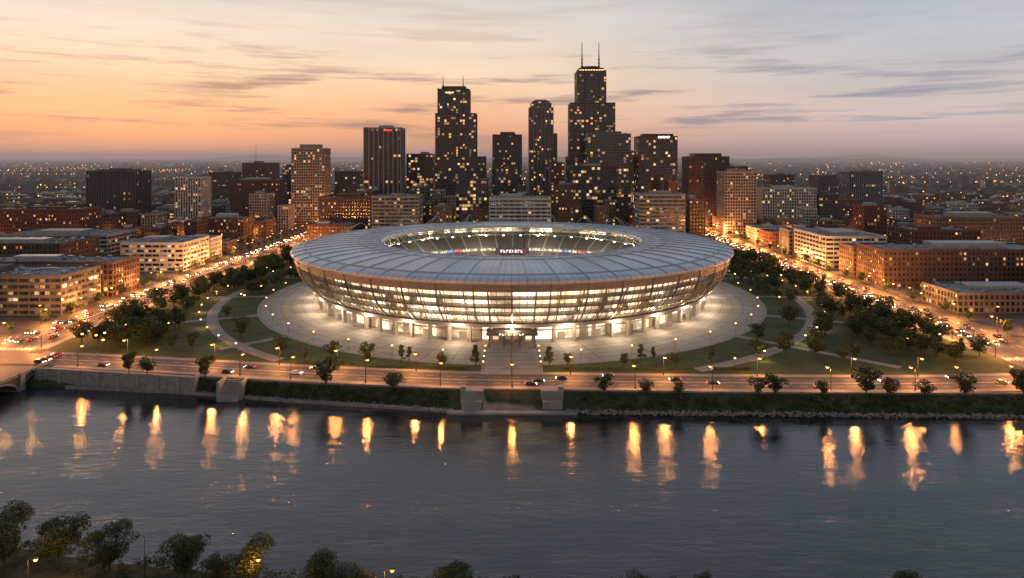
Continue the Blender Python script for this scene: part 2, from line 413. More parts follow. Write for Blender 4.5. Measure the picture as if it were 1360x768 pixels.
# ------------------------------------------------------------ buildings
STY = dict(
    brick=dict(pw=1.4, ps=1, po=.32, sh=1.75, so=.24),
    concrete=dict(pw=.5, ps=2, po=.3, sh=1.7, so=.5),
    fins=dict(pw=1.0, ps=1, po=.7, sh=1.1, so=.12),
    widefins=dict(pw=1.3, ps=2, po=.9, sh=.9, so=.15),
    curtain=dict(pw=.2, ps=1, po=.16, sh=.95, so=.08),
    grid=dict(pw=.8, ps=1, po=.5, sh=1.2, so=.4))
FH = 3.6; BAY = 3.0
def tier(m, x0, y0, nx, ny, z0, nf, sty, piers=True, roofstuff=True, rr=R):
    S = STY[sty]; x1, y1, z1 = x0 + nx * BAY, y0 + ny * BAY, z0 + nf * FH
    m.box(x0, x1, y0, y1, z0, z1, 0)
    so, po, h = S['so'], S['po'], S['sh'] / 2
    for i in range(nf + 1):
        z = z0 + i * FH; za = z - h; zb = z + h if i < nf else z + .02
        m.box(x0 - so, x1 + so, y0 - so, y1 + so, za, zb, 2)
    if piers:
        ps, pw_ = S['ps'], S['pw'] / 2
        for i in range(ps, nx, ps):
            x = x0 + i * BAY
            m.box(x - pw_, x + pw_, y0 - po, y0 - .0, z0, z1 + .1, 1); m.box(x - pw_, x + pw_, y1, y1 + po, z0, z1 + .1, 1)
        for i in range(ps, ny, ps):
            y = y0 + i * BAY
            m.box(x0 - po, x0, y - pw_, y + pw_, z0, z1 + .1, 1); m.box(x1, x1 + po, y - pw_, y + pw_, z0, z1 + .1, 1)
    c = max(po, so) + .06; k = max(.5, S['pw'] * .7)
    for X_ in (x0 - c, x1 - k + c):
        for Y_ in (y0 - c, y1 - k + c): m.box(X_, X_ + k, Y_, Y_ + k, z0, z1 + .12, 1)
    e = c + .1; H = z1 + 1.2
    m.box(x0 - e, x1 + e, y0 - e, y0 + .4, z1 + .03, H, 1); m.box(x0 - e, x1 + e, y1 - .4, y1 + e, z1 + .03, H, 1)
    m.box(x0 - e, x0 + .4, y0 + .4, y1 - .4, z1 + .03, H, 1); m.box(x1 - .4, x1 + e, y0 + .4, y1 - .4, z1 + .03, H, 1)
    m.box(x0 + .4, x1 - .4, y0 + .4, y1 - .4, z1 + .03, z1 + .15, 3)
    if roofstuff:
        w, d = x1 - x0, y1 - y0; zt = z1 + .15
        if min(w, d) > 14:
            pwid, pd = w * rr.uniform(.25, .5), d * rr.uniform(.25, .45)
            px, py = x0 + rr.uniform(.15, .85 - pwid / w) * w, y0 + rr.uniform(.15, .8 - pd / d) * d
            m.box(px, px + pwid, py, py + pd, zt, zt + rr.uniform(2.8, 4.5), rr.choice((1, 4)))
        for _ in range(int(w * d / 80) + 2):
            s1, s2 = rr.uniform(1, 3.), rr.uniform(1, 2.8); px, py = x0 + 1 + rr.random() * (w - 5), y0 + 1 + rr.random() * (d - 5)
            m.box(px, px + s1, py, py + s2, zt + .01, zt + rr.uniform(.8, 1.9), 4)
    return z1 + .15
occ = []
def free(x0, x1, y0, y1, pad=4):
    return all(x1 + pad < a or x0 - pad > b or y1 + pad < c or y0 - pad > d for a, b, c, d in occ)
def bld(name, x0, x1, y0, dep, h, sty, wall, glass, spand=None, roof=None, extra=None, piers=True, reg=True):
    nx = max(2, round((x1 - x0) / BAY)); ny = max(2, round(dep / BAY)); nf = max(2, round(h / FH))
    m = MB(); z = tier(m, 0, 0, nx, ny, 0, nf, sty, piers)
    if extra: extra(m, nx, ny, z)
    o = m.obj(name, [glass, wall, spand or wall, roof or roofm, hvac, whiteglow, redglow, warmglow], (x0, y0, 0))
    if reg: occ.append((x0, x0 + nx * BAY, y0, y0 + ny * BAY))
    return o
def antenna(m, x, y, z, h, r=.5):
    m.tube((x, y, z), (x, y, z + h * .5), r, r * .8, 6, 4); m.tube((x, y, z + h * .5), (x, y, z + h), r * .7, r * .35, 5, 4)
    for i in range(1, 4): m.box(x - r * 1.6, x + r * 1.6, y - r * 1.6, y + r * 1.6, z + h * .12 * i, z + h * .12 * i + .4, 4)
def sign(m, x, y, z, w, h, n, mt):
    cw = w / n
    for i in range(n):
        a = x + i * cw
        m.box(a, a + cw * .25, y - .5, y, z, z + h, mt)
        if i % 3 != 1: m.box(a + cw * .25, a + cw * .75, y - .45, y, z + h * .75, z + h, mt)
        if i % 2: m.box(a + cw * .25, a + cw * .7, y - .45, y, z, z + h * .22, mt)
        if i % 4 != 2: m.box(a + cw * .25, a + cw * .65, y - .42, y, z + h * .4, z + h * .58, mt)

def ex_pent(f=.6, hh=6):
    def e(m, nx, ny, z):
        w, d = nx * BAY, ny * BAY; m.box(w * (1 - f) / 2, w * (1 + f) / 2, d * (1 - f) / 2, d * (1 + f) / 2, z, z + hh, 1)
    return e
bld('office_tower', -529, -470, 850, 36, 72, 'fins', brownstone, g_dark, darkstone, extra=ex_pent(.7, 3))
bld('apartment_tower', -404, -374, 820, 28, 64, 'fins', whitec, g_mid, greystone)
bld('brick_office_building', -488, -451, 1100, 40, 65, 'brick', brick2, g_dark)
bld('brick_office_building', -392, -326, 950, 40, 58, 'brick', brick1, g_dark)
bld('brick_office_building', -470, -420, 1190, 40, 78, 'brick', brick1, g_dark, extra=lambda m, nx, ny, z: antenna(m, 20, 10, z, 34))
bld('office_tower', -336, -318, 1000, 24, 76, 'curtain', darkstone, g_mid)
bld('apartment_tower', -287, -246, 890, 30, 99, 'grid', pm('tan_concrete', (.32, .26, .22), .8), g_mid, extra=ex_pent(.6, 6))
bld('office_tower', -262, -226, 1010, 30, 70, 'curtain', darkmetal, g_mid)
bld('brick_office_building', -202, -146, 715, 36, 47, 'brick', brick2, g_mid)
def e_red(m, nx, ny, z): sign(m, nx * BAY * .55, -.9, z - 3.4, 10, 1.6, 6, 6)
bld('office_tower', -184, -139, 850, 34, 125, 'widefins', greystone, g_dark, darkstone, extra=e_red)
bld('office_building', -137, -92, 670, 33, 52, 'concrete', concrete, g_mid)
bld('office_tower', -146, -110, 945, 33, 95, 'curtain', darkmetal, g_warm)
m = MB()
tier(m, 0, 0, 22, 15, 0, 25, 'curtain', roofstuff=False)
tier(m, 0, 3, 18, 12, 25 * FH, 16, 'curtain', roofstuff=False)
z = tier(m, 3, 3, 14, 11, 41 * FH, 9, 'curtain', roofstuff=False)
m.box(8, 40, 8, 30, z, z + 5, 1); m.box(3, 4.4, 2.3, 3, 41 * FH, z + 2, 1)
for xx in (15, 27, 36): m.box(xx, xx + .9, 1.8, 2.8, 0, 50 * FH, 1)
antenna(m, 9, 18, z, 19, .8); antenna(m, 36, 18, z, 20, .8)
sign(m, 14, 2.0, z - 5.0, 11, 1.6, 7, 7)
m.obj('stepped_skyscraper', [g_mid, darkmetal, darkstone, roofm, pole, whiteglow, redglow, warmglow], (-102, 905, 0)); occ.append((-102, -36, 905, 950))
bld('office_tower', -28, 15, 1000, 33, 121, 'fins', darkstone, g_mid, darkmetal, extra=ex_pent(.5, 5))
m = MB(); z = tier(m, 3, 0, 12, 12, 0, 46, 'widefins', roofstuff=False)
z = tier(m, 6, 3, 10, 10, 46 * FH, 2, 'widefins', roofstuff=False); z = tier(m, 9, 6, 8, 8, 48 * FH, 1, 'widefins', roofstuff=False)
tier(m, 39, 3, 2, 9, 0, 35, 'widefins', roofstuff=False)
m.box(12, 30, 9, 27, z, z + 3, 1)
m.obj('art_deco_skyscraper', [g_mid, greystone, darkstone, roofm, pole, whiteglow, redglow, warmglow], (24, 1050, 0)); occ.append((24, 70, 1050, 1090))
m = MB(); tier(m, 0, 0, 26, 17, 0, 25, 'curtain', roofstuff=False)
tier(m, 3, 6, 20, 12, 25 * FH, 20, 'curtain', roofstuff=False)
z = tier(m, 12, 6, 13, 12, 45 * FH, 12, 'curtain', roofstuff=False)
z2 = tier(m, 15, 9, 11, 10, 57 * FH, 1, 'curtain', roofstuff=False)
b0 = len(m.v); m.lathe([(15.5, z2), (15, z2 + 2.5), (12, z2 + 4), (0.1, z2 + 4.3)], 24, 4)
for i in range(b0, len(m.v)): v = m.v[i]; m.v[i] = (v[0] + 31.5, v[1] + 24, v[2])
for xx in (22, 41): m.box(xx, xx + 1, 5.0, 5.9, 0, 57 * FH, 1)
antenna(m, 20, 20, z2, 37, 1.05); antenna(m, 43, 20, z2, 37, 1.05)
for i in range(9): m.box(15.5 + i * 3.7, 18 + i * 3.7, 8.2, 8.75, z2 - 3.0, z2 - 1.6, 7)
m.obj('tallest_skyscraper', [g_mid, darkmetal, darkmetal, roofm, pole, whiteglow, redglow, warmglow], (75, 907, 0)); occ.append((75, 155, 900, 960))
bld('glass_office_tower', 96, 149, 862, 33, 118, 'curtain', pm('blue_metal', (.1, .115, .14), .4, .3), g_mid, extra=ex_pent(.6, 4))
bld('glass_office_tower', 64, 115, 752, 36, 80, 'curtain', darkstone, g_mid, extra=ex_pent(.5, 4))
bld('brick_office_building', 46, 62, 800, 30, 84, 'brick', brick1, g_warm)
def e_w(m, nx, ny, z): m.box(6, 44, 4, 24, z, z + 4, 1); sign(m, 24, -.6, z - 1.5, 15, 2.2, 7, 5)
bld('glass_office_tower', 158, 206, 850, 33, 116, 'curtain', darkmetal, g_mid, extra=e_w)
bld('office_building', 120, 162, 640, 30, 54, 'concrete', concrete, g_mid)
bld('office_tower', 230, 282, 885, 36, 90, 'fins', pm('oxblood_panel', (.085, .035, .033), .6), g_dark, darkstone, extra=ex_pent(.7, 5))
bld('apartment_tower', 248, 283, 795, 30, 72, 'grid', pm('sand_concrete', (.36, .29, .25), .8), g_mid, extra=ex_pent(.5, 4))
bld('white_office_building', 312, 378, 850, 30, 51, 'fins', whitec, g_mid, whitec)
bld('brick_office_building', 416, 456, 1100, 30, 62, 'brick', brick2, g_dark)
bld('office_tower', 538, 590, 1200, 36, 58, 'brick', brick2, g_dark)
bld('office_tower', 494, 541, 1000, 33, 68, 'fins', greystone, g_dark, darkstone)
bld('office_building', -21, 36, 640, 33, 52, 'concrete', whitec, g_mid)
bld('office_building', -60, -28, 735, 30, 66, 'curtain', darkstone, g_warm)
bld('office_building', 44, 62, 690, 30, 60, 'brick', brick2, g_warm)
bld('glass_office_tower', 205, 226, 980, 30, 84, 'curtain', darkmetal, g_warm)
bld('glass_office_tower', -196, -170, 980, 27, 88, 'curtain', darkstone, g_warm)
bld('office_tower', 168, 205, 1040, 30, 96, 'fins', darkstone, g_mid, darkmetal)
bld('office_tower', 300, 345, 1000, 30, 76, 'brick', brick2, g_mid)
bld('office_tower', -20, 6, 860, 27, 74, 'curtain', darkstone, g_warm)
# near left
bld('office_building', -345, -256, 386, 36, 22, 'concrete', concrete_d, g_warm, roof=roofl)
bld('brick_office_building', -345, -256, 436, 30, 20, 'grid', brick2, g_mid, roof=roofl)
bld('white_office_building', -306, -258, 535, 45, 22, 'concrete', whitec, g_off, roof=roofl)
bld('brick_office_building', -430, -330, 500, 45, 26, 'brick', brick2, g_mid)
bld('office_building', -440, -350, 590, 45, 22, 'concrete', concrete, g_mid, roof=roofl)
bld('brick_apartment_building', -520, -440, 690, 40, 36, 'brick', brick1, g_mid)
# near right
bld('brick_warehouse', 255, 372, 468, 36, 25, 'brick', brick2, g_mid, roof=roofl)
bld('white_office_building', 252, 300, 548, 60, 25, 'concrete', whitec, g_mid, roof=roofl)
bld('low_commercial_building', 256, 330, 392, 33, 11, 'grid', concrete_d, g_mid, roof=roofl)
bld('brick_apartment_building', 330, 385, 560, 40, 30, 'brick', brick1, g_mid)
bld('brick_apartment_building', 400, 480, 640, 40, 34, 'brick', brick3, g_low)
bld('brick_tower_block', 330, 352, 640, 22, 44, 'brick', brick1, g_mid)

blocks = MB(); walls = [brick1, brick2, brick3, brick1, brick2, brick2, concrete, concrete_d, whitec, brownstone, greystone]
lampspots = []
def fillblock(bx, by, bw, bd, hlo, hhi):
    blocks.box(bx, bx + bw, by, by + bd, -.2, .13)
    rows = 2; y = by + 4
    for r_ in range(rows):
        rd = (bd - 12) / 2; x = bx + 4
        while x < bx + bw - 14:
            wdt = min(R.choice((15, 18, 24, 30, 39, 48)), bx + bw - 4 - x)
            if wdt < 12: break
            dp = rd - R.uniform(0, 8)
            if R.random() < .88 and free(x, x + wdt, y, y + dp):
                h = R.uniform(hlo, hhi) * (1.7 if R.random() < .1 else 1)
                wl = R.choice(walls); sty = 'brick' if wl in (brick1, brick2, brick3) else R.choice(('concrete', 'grid', 'fins'))
                nm = 'brick_building' if sty == 'brick' else 'office_building'
                bld(nm, x, x + wdt - 3, y, dp, h, sty, wl, R.choice((g_low, g_low, g_mid)), roof=R.choice((roofm, roofm, roofl)), piers=(y < 1150))
            x += wdt + R.choice((0, 3, 6, 12))
        y += rd + 5
for j in range(13):
    by = 424 + j * 84
    for i in range(14):
        for s_ in (-1, 1):
            bx = 252 + i * 88 if s_ > 0 else -256 - 74 - i * 88
            if abs(bx + 37) > .80 * by + 40: continue
            hl, hh = (9, 22) if by < 700 else (10, 30)
            if abs(bx) > 600: hl, hh = 6, 16
            fillblock(bx, by, 74, 70, hl, hh)
            for k_ in range(3): lampspots.append((bx + (0 if s_ > 0 else 74) - s_ * 3, by + k_ * 28)); lampspots.append((bx + 12 + k_ * 26, by - 4))
    if by > 620:
        for i in range(5):
            bx = -208 + i * 84; fillblock(bx, by, 72, 70, 18, 55)
            for k_ in range(2): lampspots.append((bx + 20 + 30 * k_, by - 5))
blocks.obj('city_block_pavement', [pm('block_paving', (.14, .125, .11), .9)])

m = MB()
for _ in range(1500):
    y = 1550 + 5000 * R.random() ** 1.7; x = R.uniform(-.8, .8) * y
    s = R.uniform(8, 26); hh = R.uniform(4, 12) if R.random() < .93 else R.uniform(15, 40); d = R.uniform(8, 22)
    m.box(x, x + s, y, y + d, 0, hh, R.choice((0, 1, 2, 3))); m.box(x - .4, x + s + .4, y - .4, y + d + .4, hh, hh + .8, 4)
    if hh < 9:
        b = len(m.v); m.v += [(x - .4, y - .4, hh + .81), (x + s + .4, y - .4, hh + .81), (x + s + .4, y + d + .4, hh + .81), (x - .4, y + d + .4, hh + .81), (x, y + d / 2, hh + 4), (x + s, y + d / 2, hh + 4)]
        for q in ((0, 1, 5, 4), (2, 3, 4, 5), (3, 0, 4), (1, 2, 5)): m.f.append(tuple(b + k_ for k_ in q)); m.m.append(4)
m.obj('distant_buildings', [g_dist, brick2, concrete_d, concrete, roofm])

# ------------------------------------------------------------ stadium
S0 = bpy.data.objects.new('stadium', None); sc.collection.objects.link(S0); S0.location = (0, 450, 0)
t = T('roof_cladding'); p = t.pos()
d = t.vmath('SUBTRACT', p, (0., 450., 0.)); sp = t.n('ShaderNodeSeparateXYZ'); t.l(d, sp.inputs[0])
an = t.math('MULTIPLY', t.math('ARCTAN2', sp.outputs[0], sp.outputs[1]), 120 / (2 * PI))
rr = t.vmath('LENGTH', t.vmath('MULTIPLY', d, (1., 1., 0.)))
cv = t.n('ShaderNodeCombineXYZ'); t.l(t.math('FLOOR', an), cv.inputs[0]); t.l(t.math('FLOOR', t.math('DIVIDE', rr, 13.)), cv.inputs[1])
wn = t.n('ShaderNodeTexWhiteNoise', noise_dimensions='2D'); t.l(cv.outputs[0], wn.inputs['Vector'])
seam = t.math('MAXIMUM', t.math('LESS_THAN', t.math('FRACT', t.math('MULTIPLY', an, 2.)), .1), t.math('LESS_THAN', t.math('FRACT', t.math('DIVIDE', rr, 13.)), .025))
c = t.mix(t.math('MULTIPLY', wn.outputs[0], .6), (.64, .69, .76), (.46, .5, .57))
c = t.mix(t.mapr(t.noise(p, .08, 6, .65), .35, .7, 0, .35), c, (.38, .4, .44)); c = t.mix(t.math('MULTIPLY', seam, .6), c, (.18, .2, .23))
t.bsdf(c, .32, .15); roofclad = t.m
louvre = pm('louvre_metal', (.32, .31, .31), .45, .4, var=.15)
mull = pm('mullion_metal', (.15, .135, .125), .45, .4)
softwhite = pm('painted_steel', (.5, .5, .48), .5, .1, var=.1)

def cellglow(name, na, hz, base, s, lo, dark=.12, seed=0., b0=.15):  # the walls themselves emit, standing in for the concourse lighting
    t = T(name); p = t.pos(); d = t.vmath('SUBTRACT', p, (0., 450., 0.)); sp = t.n('ShaderNodeSeparateXYZ'); t.l(d, sp.inputs[0])
    an = t.math('MULTIPLY', t.math('ARCTAN2', sp.outputs[0], sp.outputs[1]), na / (2 * PI))
    cv = t.n('ShaderNodeCombineXYZ'); t.l(t.math('FLOOR', an), cv.inputs[0]); t.l(t.math('FLOOR', t.math('DIVIDE', sp.outputs[2], hz)), cv.inputs[1]); cv.inputs[2].default_value = seed
    wn = t.n('ShaderNodeTexWhiteNoise', noise_dimensions='3D'); t.l(cv.outputs[0], wn.inputs['Vector'])
    big = t.mapr(t.noise(t.vmath('MULTIPLY', d, (1, 1, 2.)), .07, 4, .6), .36, .64, b0, 1.3)
    fine = t.mapr(t.noise(d, .9, 3, .6), .3, .7, .6, 1.3)
    v = t.math('MULTIPLY', t.mapr(wn.outputs[0], dark, 1., lo, 1.), t.math('MULTIPLY', big, fine))
    sc_ = t.n('ShaderNodeSeparateColor'); t.l(wn.outputs[1], sc_.inputs[0])
    t.bsdf((.3, .26, .2), .7, em=t.mix(sc_.outputs[1], base, (1, .84, .62)), es=t.math('MULTIPLY', v, s)); return t.m
innerglow = cellglow('concourse_wall_glow', 150, 9.2, (1, .66, .36), 4.6, .2, b0=.35)
groundglow = cellglow('ground_wall_glow', 150, 9., (1, .65, .34), 3.6, .06, .3, 3.)

RP = [(136.5, 30.6), (138.4, 31.2), (139.2, 32.2), (138.4, 33.1), (135.5, 33.9), (128, 35.0), (119, 35.9), (108, 36.6), (96, 36.8), (88, 36.5), (85.2, 36)]
m = MB(); m.lathe(RP, 240); m.obj('roof', [roofclad], parent=S0, smooth=True)
m = MB()
for i in range(60): m.rib(RP[2:], 2 * PI * (i + .5) / 60, .5, .45)
m.obj('roof_ribs', [roofclad], parent=S0)
m = MB(); m.ring(84.2, 85.3, 34.6, 36.4); m.ring(98.6, 99.1, 36.4, 37.1); m.ring(131, 131.6, 34.2, 34.95); m.obj('roof_ring_beams', [softwhite], parent=S0)
m = MB(); m.lathe([(85, 34.4), (100, 33.4), (120, 31.5), (136.5, 30.5)], 120); m.obj('roof_soffit', [concrete_d], parent=S0)
m = MB(); n = 96
m.ring(86.5, 87.3, 28.6, 29.2); m.ring(85.6, 86.2, 33.2, 33.7)
for i in range(n):
    a, b_ = 2 * PI * i / n, 2 * PI * (i + .5) / n; c_ = 2 * PI * (i + 1) / n
    P0 = (87 * math.sin(a), -87 * math.cos(a), 29); P1 = (86 * math.sin(b_), -86 * math.cos(b_), 33.4); P2 = (87 * math.sin(c_), -87 * math.cos(c_), 29)
    m.tube(P0, P1, .2, .2, 4); m.tube(P1, P2, .2, .2, 4)
    if i % 2 == 0: m.tube(P0, (114 * math.sin(a), -114 * math.cos(a), 31.4), .3, .3, 4); m.tube((98 * math.sin(a), -98 * math.cos(a), 33), (92 * math.sin(a), -92 * math.cos(a), 29.4), .2, .2, 4)
m.obj('roof_truss', [pm('truss_steel', (.3, .32, .27), .5, .2)], parent=S0)
FP = [(9.6, 123.), (13, 127.8), (17, 131.6), (21, 134.3), (25, 136.), (29, 137.), (31, 137.3)]
Rh = lambda h: float(np.interp(h, [a for a, b in FP], [b for a, b in FP]))
m = MB()
h = 27.6
while h < 31: m.ring(Rh(h) - .1, Rh(h) + .45, h, h + .42, 0, 144); h += .72
h = 10.5
while h < 27:
    m.ring(Rh(h) - .05, Rh(h) + .3, h, h + (.1 if h < 20 else .17), 0, 110, .95, 2 * PI - .95)
    h += 1.1
m.obj('facade_louvres', [louvre], parent=S0)
m = MB(); m.lathe([(Rh(hh) - .5, hh) for hh in (27.3, 28.5, 31)], 144); m.obj('facade_upper_panel', [mull], parent=S0)
m = MB(); prof = [(Rh(hh) - .1, hh) for hh in (9.6, 12, 14.5, 17, 20, 23, 25, 28, 30.8)]
for i in range(240): m.rib(prof, 2 * PI * i / 240, .2 if i % 5 else .55, .25 if i % 5 else .8)
for hh in (12.4, 16.9, 21.3, 25.4): m.ring(Rh(hh) - .25, Rh(hh) + .12, hh, hh + .12, 0, 144)
for hh in (9.7, 14.6, 19.0, 23.4, 27.3): m.ring(Rh(hh) - .4, Rh(hh) + .36, hh, hh + (.34 if hh < 27 and hh != 19. else .7), 0, 144)
m.obj('facade_frame', [mull], parent=S0)
m = MB()
for hh in (9.9, 14.6, 19.1, 23.4): m.ring(116, Rh(hh) - .42, hh, hh + .2, 0, 120)
for i in range(60):
    a = 2 * PI * (i + .37) / 60; ca, sa = math.cos(a), math.sin(a)
    for z0, z1 in ((10.3, 14.6), (15.2, 19.), (19.6, 23.4)):
        if R.random() < .4: r0, r1 = 118, Rh(z0) - 1.2; m.face([(r0 * sa, -r0 * ca, z0), (r1 * sa, -r1 * ca, z0), (r1 * sa, -r1 * ca, z1), (r0 * sa, -r0 * ca, z1)])
m.obj('concourse_floors', [concrete], parent=S0)
m = MB(); m.lathe([(118.5, 9.6), (121.5, 14.), (125., 19.), (127.5, 24.4), (128, 27.5)], 144); m.obj('concourse_wall', [innerglow], parent=S0)
m = MB()
for i in range(72):
    a = 2 * PI * i / 72; ca, sa = math.cos(a), math.sin(a)
    m.tube((121.6 * sa, -121.6 * ca, 9.8), (132.5 * sa, -132.5 * ca, 26.6), .38, .38, 6)
    b_ = a + 2 * PI / 144; m.tube((122.5 * math.sin(b_), -122.5 * math.cos(b_), 10), (128.5 * sa, -128.5 * ca, 19), .2, .2, 5)
m.obj('facade_columns', [softwhite], parent=S0)
t = T('facade_glazing'); tr = t.n('ShaderNodeBsdfTransparent'); tr.inputs[0].default_value = (.93, .9, .86, 1)
gl = t.n('ShaderNodeBsdfGlossy'); gl.inputs['Roughness'].default_value = .06; gl.inputs[0].default_value = (.8, .82, .85, 1)
ms = t.n('ShaderNodeMixShader'); ms.inputs[0].default_value = .14; t.l(tr.outputs[0], ms.inputs[1]); t.l(gl.outputs[0], ms.inputs[2]); t.l(ms.outputs[0], t.out.inputs[0])
m = MB(); m.lathe([(Rh(hh) - .35, hh) for hh in (9.6, 13, 17, 21, 23.6, 27.3)], 240); m.obj('facade_glazing', [t.m], parent=S0)
m = MB(); m.lathe([(115.5, .1), (115.5, 8.7)], 150); m.obj('ground_concourse_wall', [groundglow], parent=S0)
m = MB(); m.ring(114.5, 124.6, 8.7, 9.55, 0, 180); m.ring(124.6, 125.4, 8.3, 9.75, 0, 180); m.obj('canopy', [concrete], parent=S0)
m = MB()
for i in range(75):
    a = 2 * PI * i / 75; ca, sa = math.cos(a), math.sin(a); q = []
    for r_, w_ in ((120.6, .8), (122.6, .7)):
        q += [(r_ * sa + w_ * ca, -r_ * ca + w_ * sa), (r_ * sa - w_ * ca, -r_ * ca - w_ * sa)]
    q = [q[0], q[1], q[3], q[2]]
    for k_ in range(4):
        A, B = q[k_], q[(k_ + 1) % 4]; m.face([(A[0], A[1], .1), (B[0], B[1], .1), (B[0] * 1.004, B[1] * 1.004, 8.7), (A[0] * 1.004, A[1] * 1.004, 8.7)])
    if i % 2 == 0:
        b_ = a + PI / 75; m.box(116 * math.sin(b_) - 1.8, 116 * math.sin(b_) + 1.8, -116 * math.cos(b_) - .6, -116 * math.cos(b_) + .6, .1, 3.4)
m.ring(115, 115.9, 4.2, 4.9)
m.obj('ground_columns', [concrete], parent=S0)
m = MB(); m.box(-12, 12, -131, -120, 6.2, 6.9)
for xx in (-11, -4, 3.4, 10.4): m.box(xx, xx + .6, -130.4, -129.8, .16, 6.2)
m.box(-12.1, 12.1, -131.3, -131, 5.9, 7.3); m.obj('entrance_canopy', [concrete_d], parent=S0)
m = MB(); sign(m, -6, -131.3, 6.15, 12, .9, 9, 0); m.obj('entrance_sign', [em('entrance_letters', (1, .8, .55), 1.5)], parent=S0)
t = T('seating'); p = t.pos(); d = t.vmath('SUBTRACT', p, (0., 450., 0.)); sp = t.n('ShaderNodeSeparateXYZ'); t.l(d, sp.inputs[0])
row = t.math('LESS_THAN', t.math('FRACT', t.math('DIVIDE', sp.outputs[2], .5)), .45)
ais = t.math('LESS_THAN', t.math('FRACT', t.math('MULTIPLY', t.math('ARCTAN2', sp.outputs[0], sp.outputs[1]), 48 / (2 * PI))), .08)
c = t.mix(row, (.1, .1, .11), (.26, .24, .22)); c = t.mix(ais, c, (.45, .43, .4)); t.bsdf(c, .7)
m = MB(); m.lathe([(113, 28.5), (104, 23.5), (95, 18.2), (94.5, 15.2), (82, 10.5), (70, 6), (62, 3.2), (61.9, 1.4)], 144); m.obj('stands', [t.m], parent=S0)
m = MB(); m.lathe([(113, 31.8), (113, 28.4)], 120); m.obj('upper_concourse', [groundglow], parent=S0)
pitchm = pm('pitch_grass', (.06, .13, .03), .9, scale=.1)
m = MB(); m.lathe([(62, 1.5), (.1, 1.5)], 80); m.obj('pitch', [pitchm], parent=S0)
t = T('led_ribbon'); p = t.pos(); d = t.vmath('SUBTRACT', p, (0., 450., 0.)); sp = t.n('ShaderNodeSeparateXYZ'); t.l(d, sp.inputs[0])
an = t.math('MULTIPLY', t.math('ARCTAN2', sp.outputs[0], sp.outputs[1]), 14.)
wn = t.n('ShaderNodeTexWhiteNoise', noise_dimensions='1D'); t.l(t.math('FLOOR', an), wn.inputs['W'])
rp = t.n('ShaderNodeValToRGB'); t.l(wn.outputs[0], rp.inputs[0]); rp.color_ramp.interpolation = 'CONSTANT'
E = rp.color_ramp.elements; E[0].color = (.9, .75, .55, 1); E[1].position = .6; E[1].color = (.8, .2, .15, 1)
e = E.new(.72); e.color = (1, .8, .6, 1); e = E.new(.9); e.color = (.3, .4, .8, 1)
txt = t.math('GREATER_THAN', t.noise(t.vmath('MULTIPLY', d, (1, 1, .3)), 1.1, 1), .47)
t.bsdf((.02, .02, .02), .5, em=rp.outputs[0], es=t.mapr(txt, 0, 1, .25, 1.3))
m = MB(); m.ring(93.7, 94.3, 15.4, 17.2); m.obj('led_ribbon_board', [t.m], parent=S0)
m = MB(); m.box(-13, 13, 88, 90, 13, 18.2, 0); m.box(-12.3, 12.3, 87.8, 88, 13.5, 17.7, 1)
sign(m, -9, 87.8, 14.5, 18, 2.2, 8, 2)
for xx in (-10, 9): m.box(xx, xx + 1, 88.4, 89.4, 18.2, 33, 0)
m.obj('scoreboard', [darkmetal, em('screen_glow', (.3, .12, .16), .45), em('screen_white', (1, .88, .8), 1.4)], parent=S0)
m = MB()
for i in range(40):
    a = 2 * PI * (i + .5) / 40; x, y = 87 * math.sin(a), -87 * math.cos(a); m.box(x - .7, x + .7, y - .7, y + .7, 27.9, 28.4)
m.obj('floodlights', [em('flood', (1, .85, .62), 9)], parent=S0)
m = MB()
for a in (2.35, 2.6, 2.85, 3.45, 3.7, 3.95, 1.9, 4.4):
    x, y = 126 * math.sin(a), -126 * math.cos(a); x2, y2 = x * .9, y * .9
    m.tube((x, y, 35.2), (x2, y2, 43), .35, .2, 5); m.tube((x2, y2, 43), (x * .74, y * .74, 36.7), .13, .13, 4); m.tube((x2, y2, 43), (x * 1.08, y * 1.08, 34), .1, .1, 4)
    m.tube((x - 3, y, 35.2), (x2, y2, 43), .2, .15, 4)
m.obj('roof_masts', [softwhite], parent=S0)

def plight(name, loc, power, col, rad=.3, parent=None):
    l = bpy.data.lights.new(name, 'POINT'); l.energy = power; l.color = col; l.shadow_soft_size = rad
    o = bpy.data.objects.new(name, l); sc.collection.objects.link(o); o.location = loc
    if parent: o.parent = parent
    return o
for i in range(12):
    a = 2 * PI * (i + .5) / 12; plight('bowl_floodlight', (84 * math.sin(a), -84 * math.cos(a), 27), 6500, (1, .82, .6), .5, S0)
for i in range(30):
    a = 2 * PI * i / 30
    if abs(math.sin(a / 2)) < .8: plight('plaza_fill_light', (126.8 * math.sin(a), -126.8 * math.cos(a), 7.6), 6500, (1, .72, .45), .4, S0)  # added bare lights with no fixture, brightening the front plaza

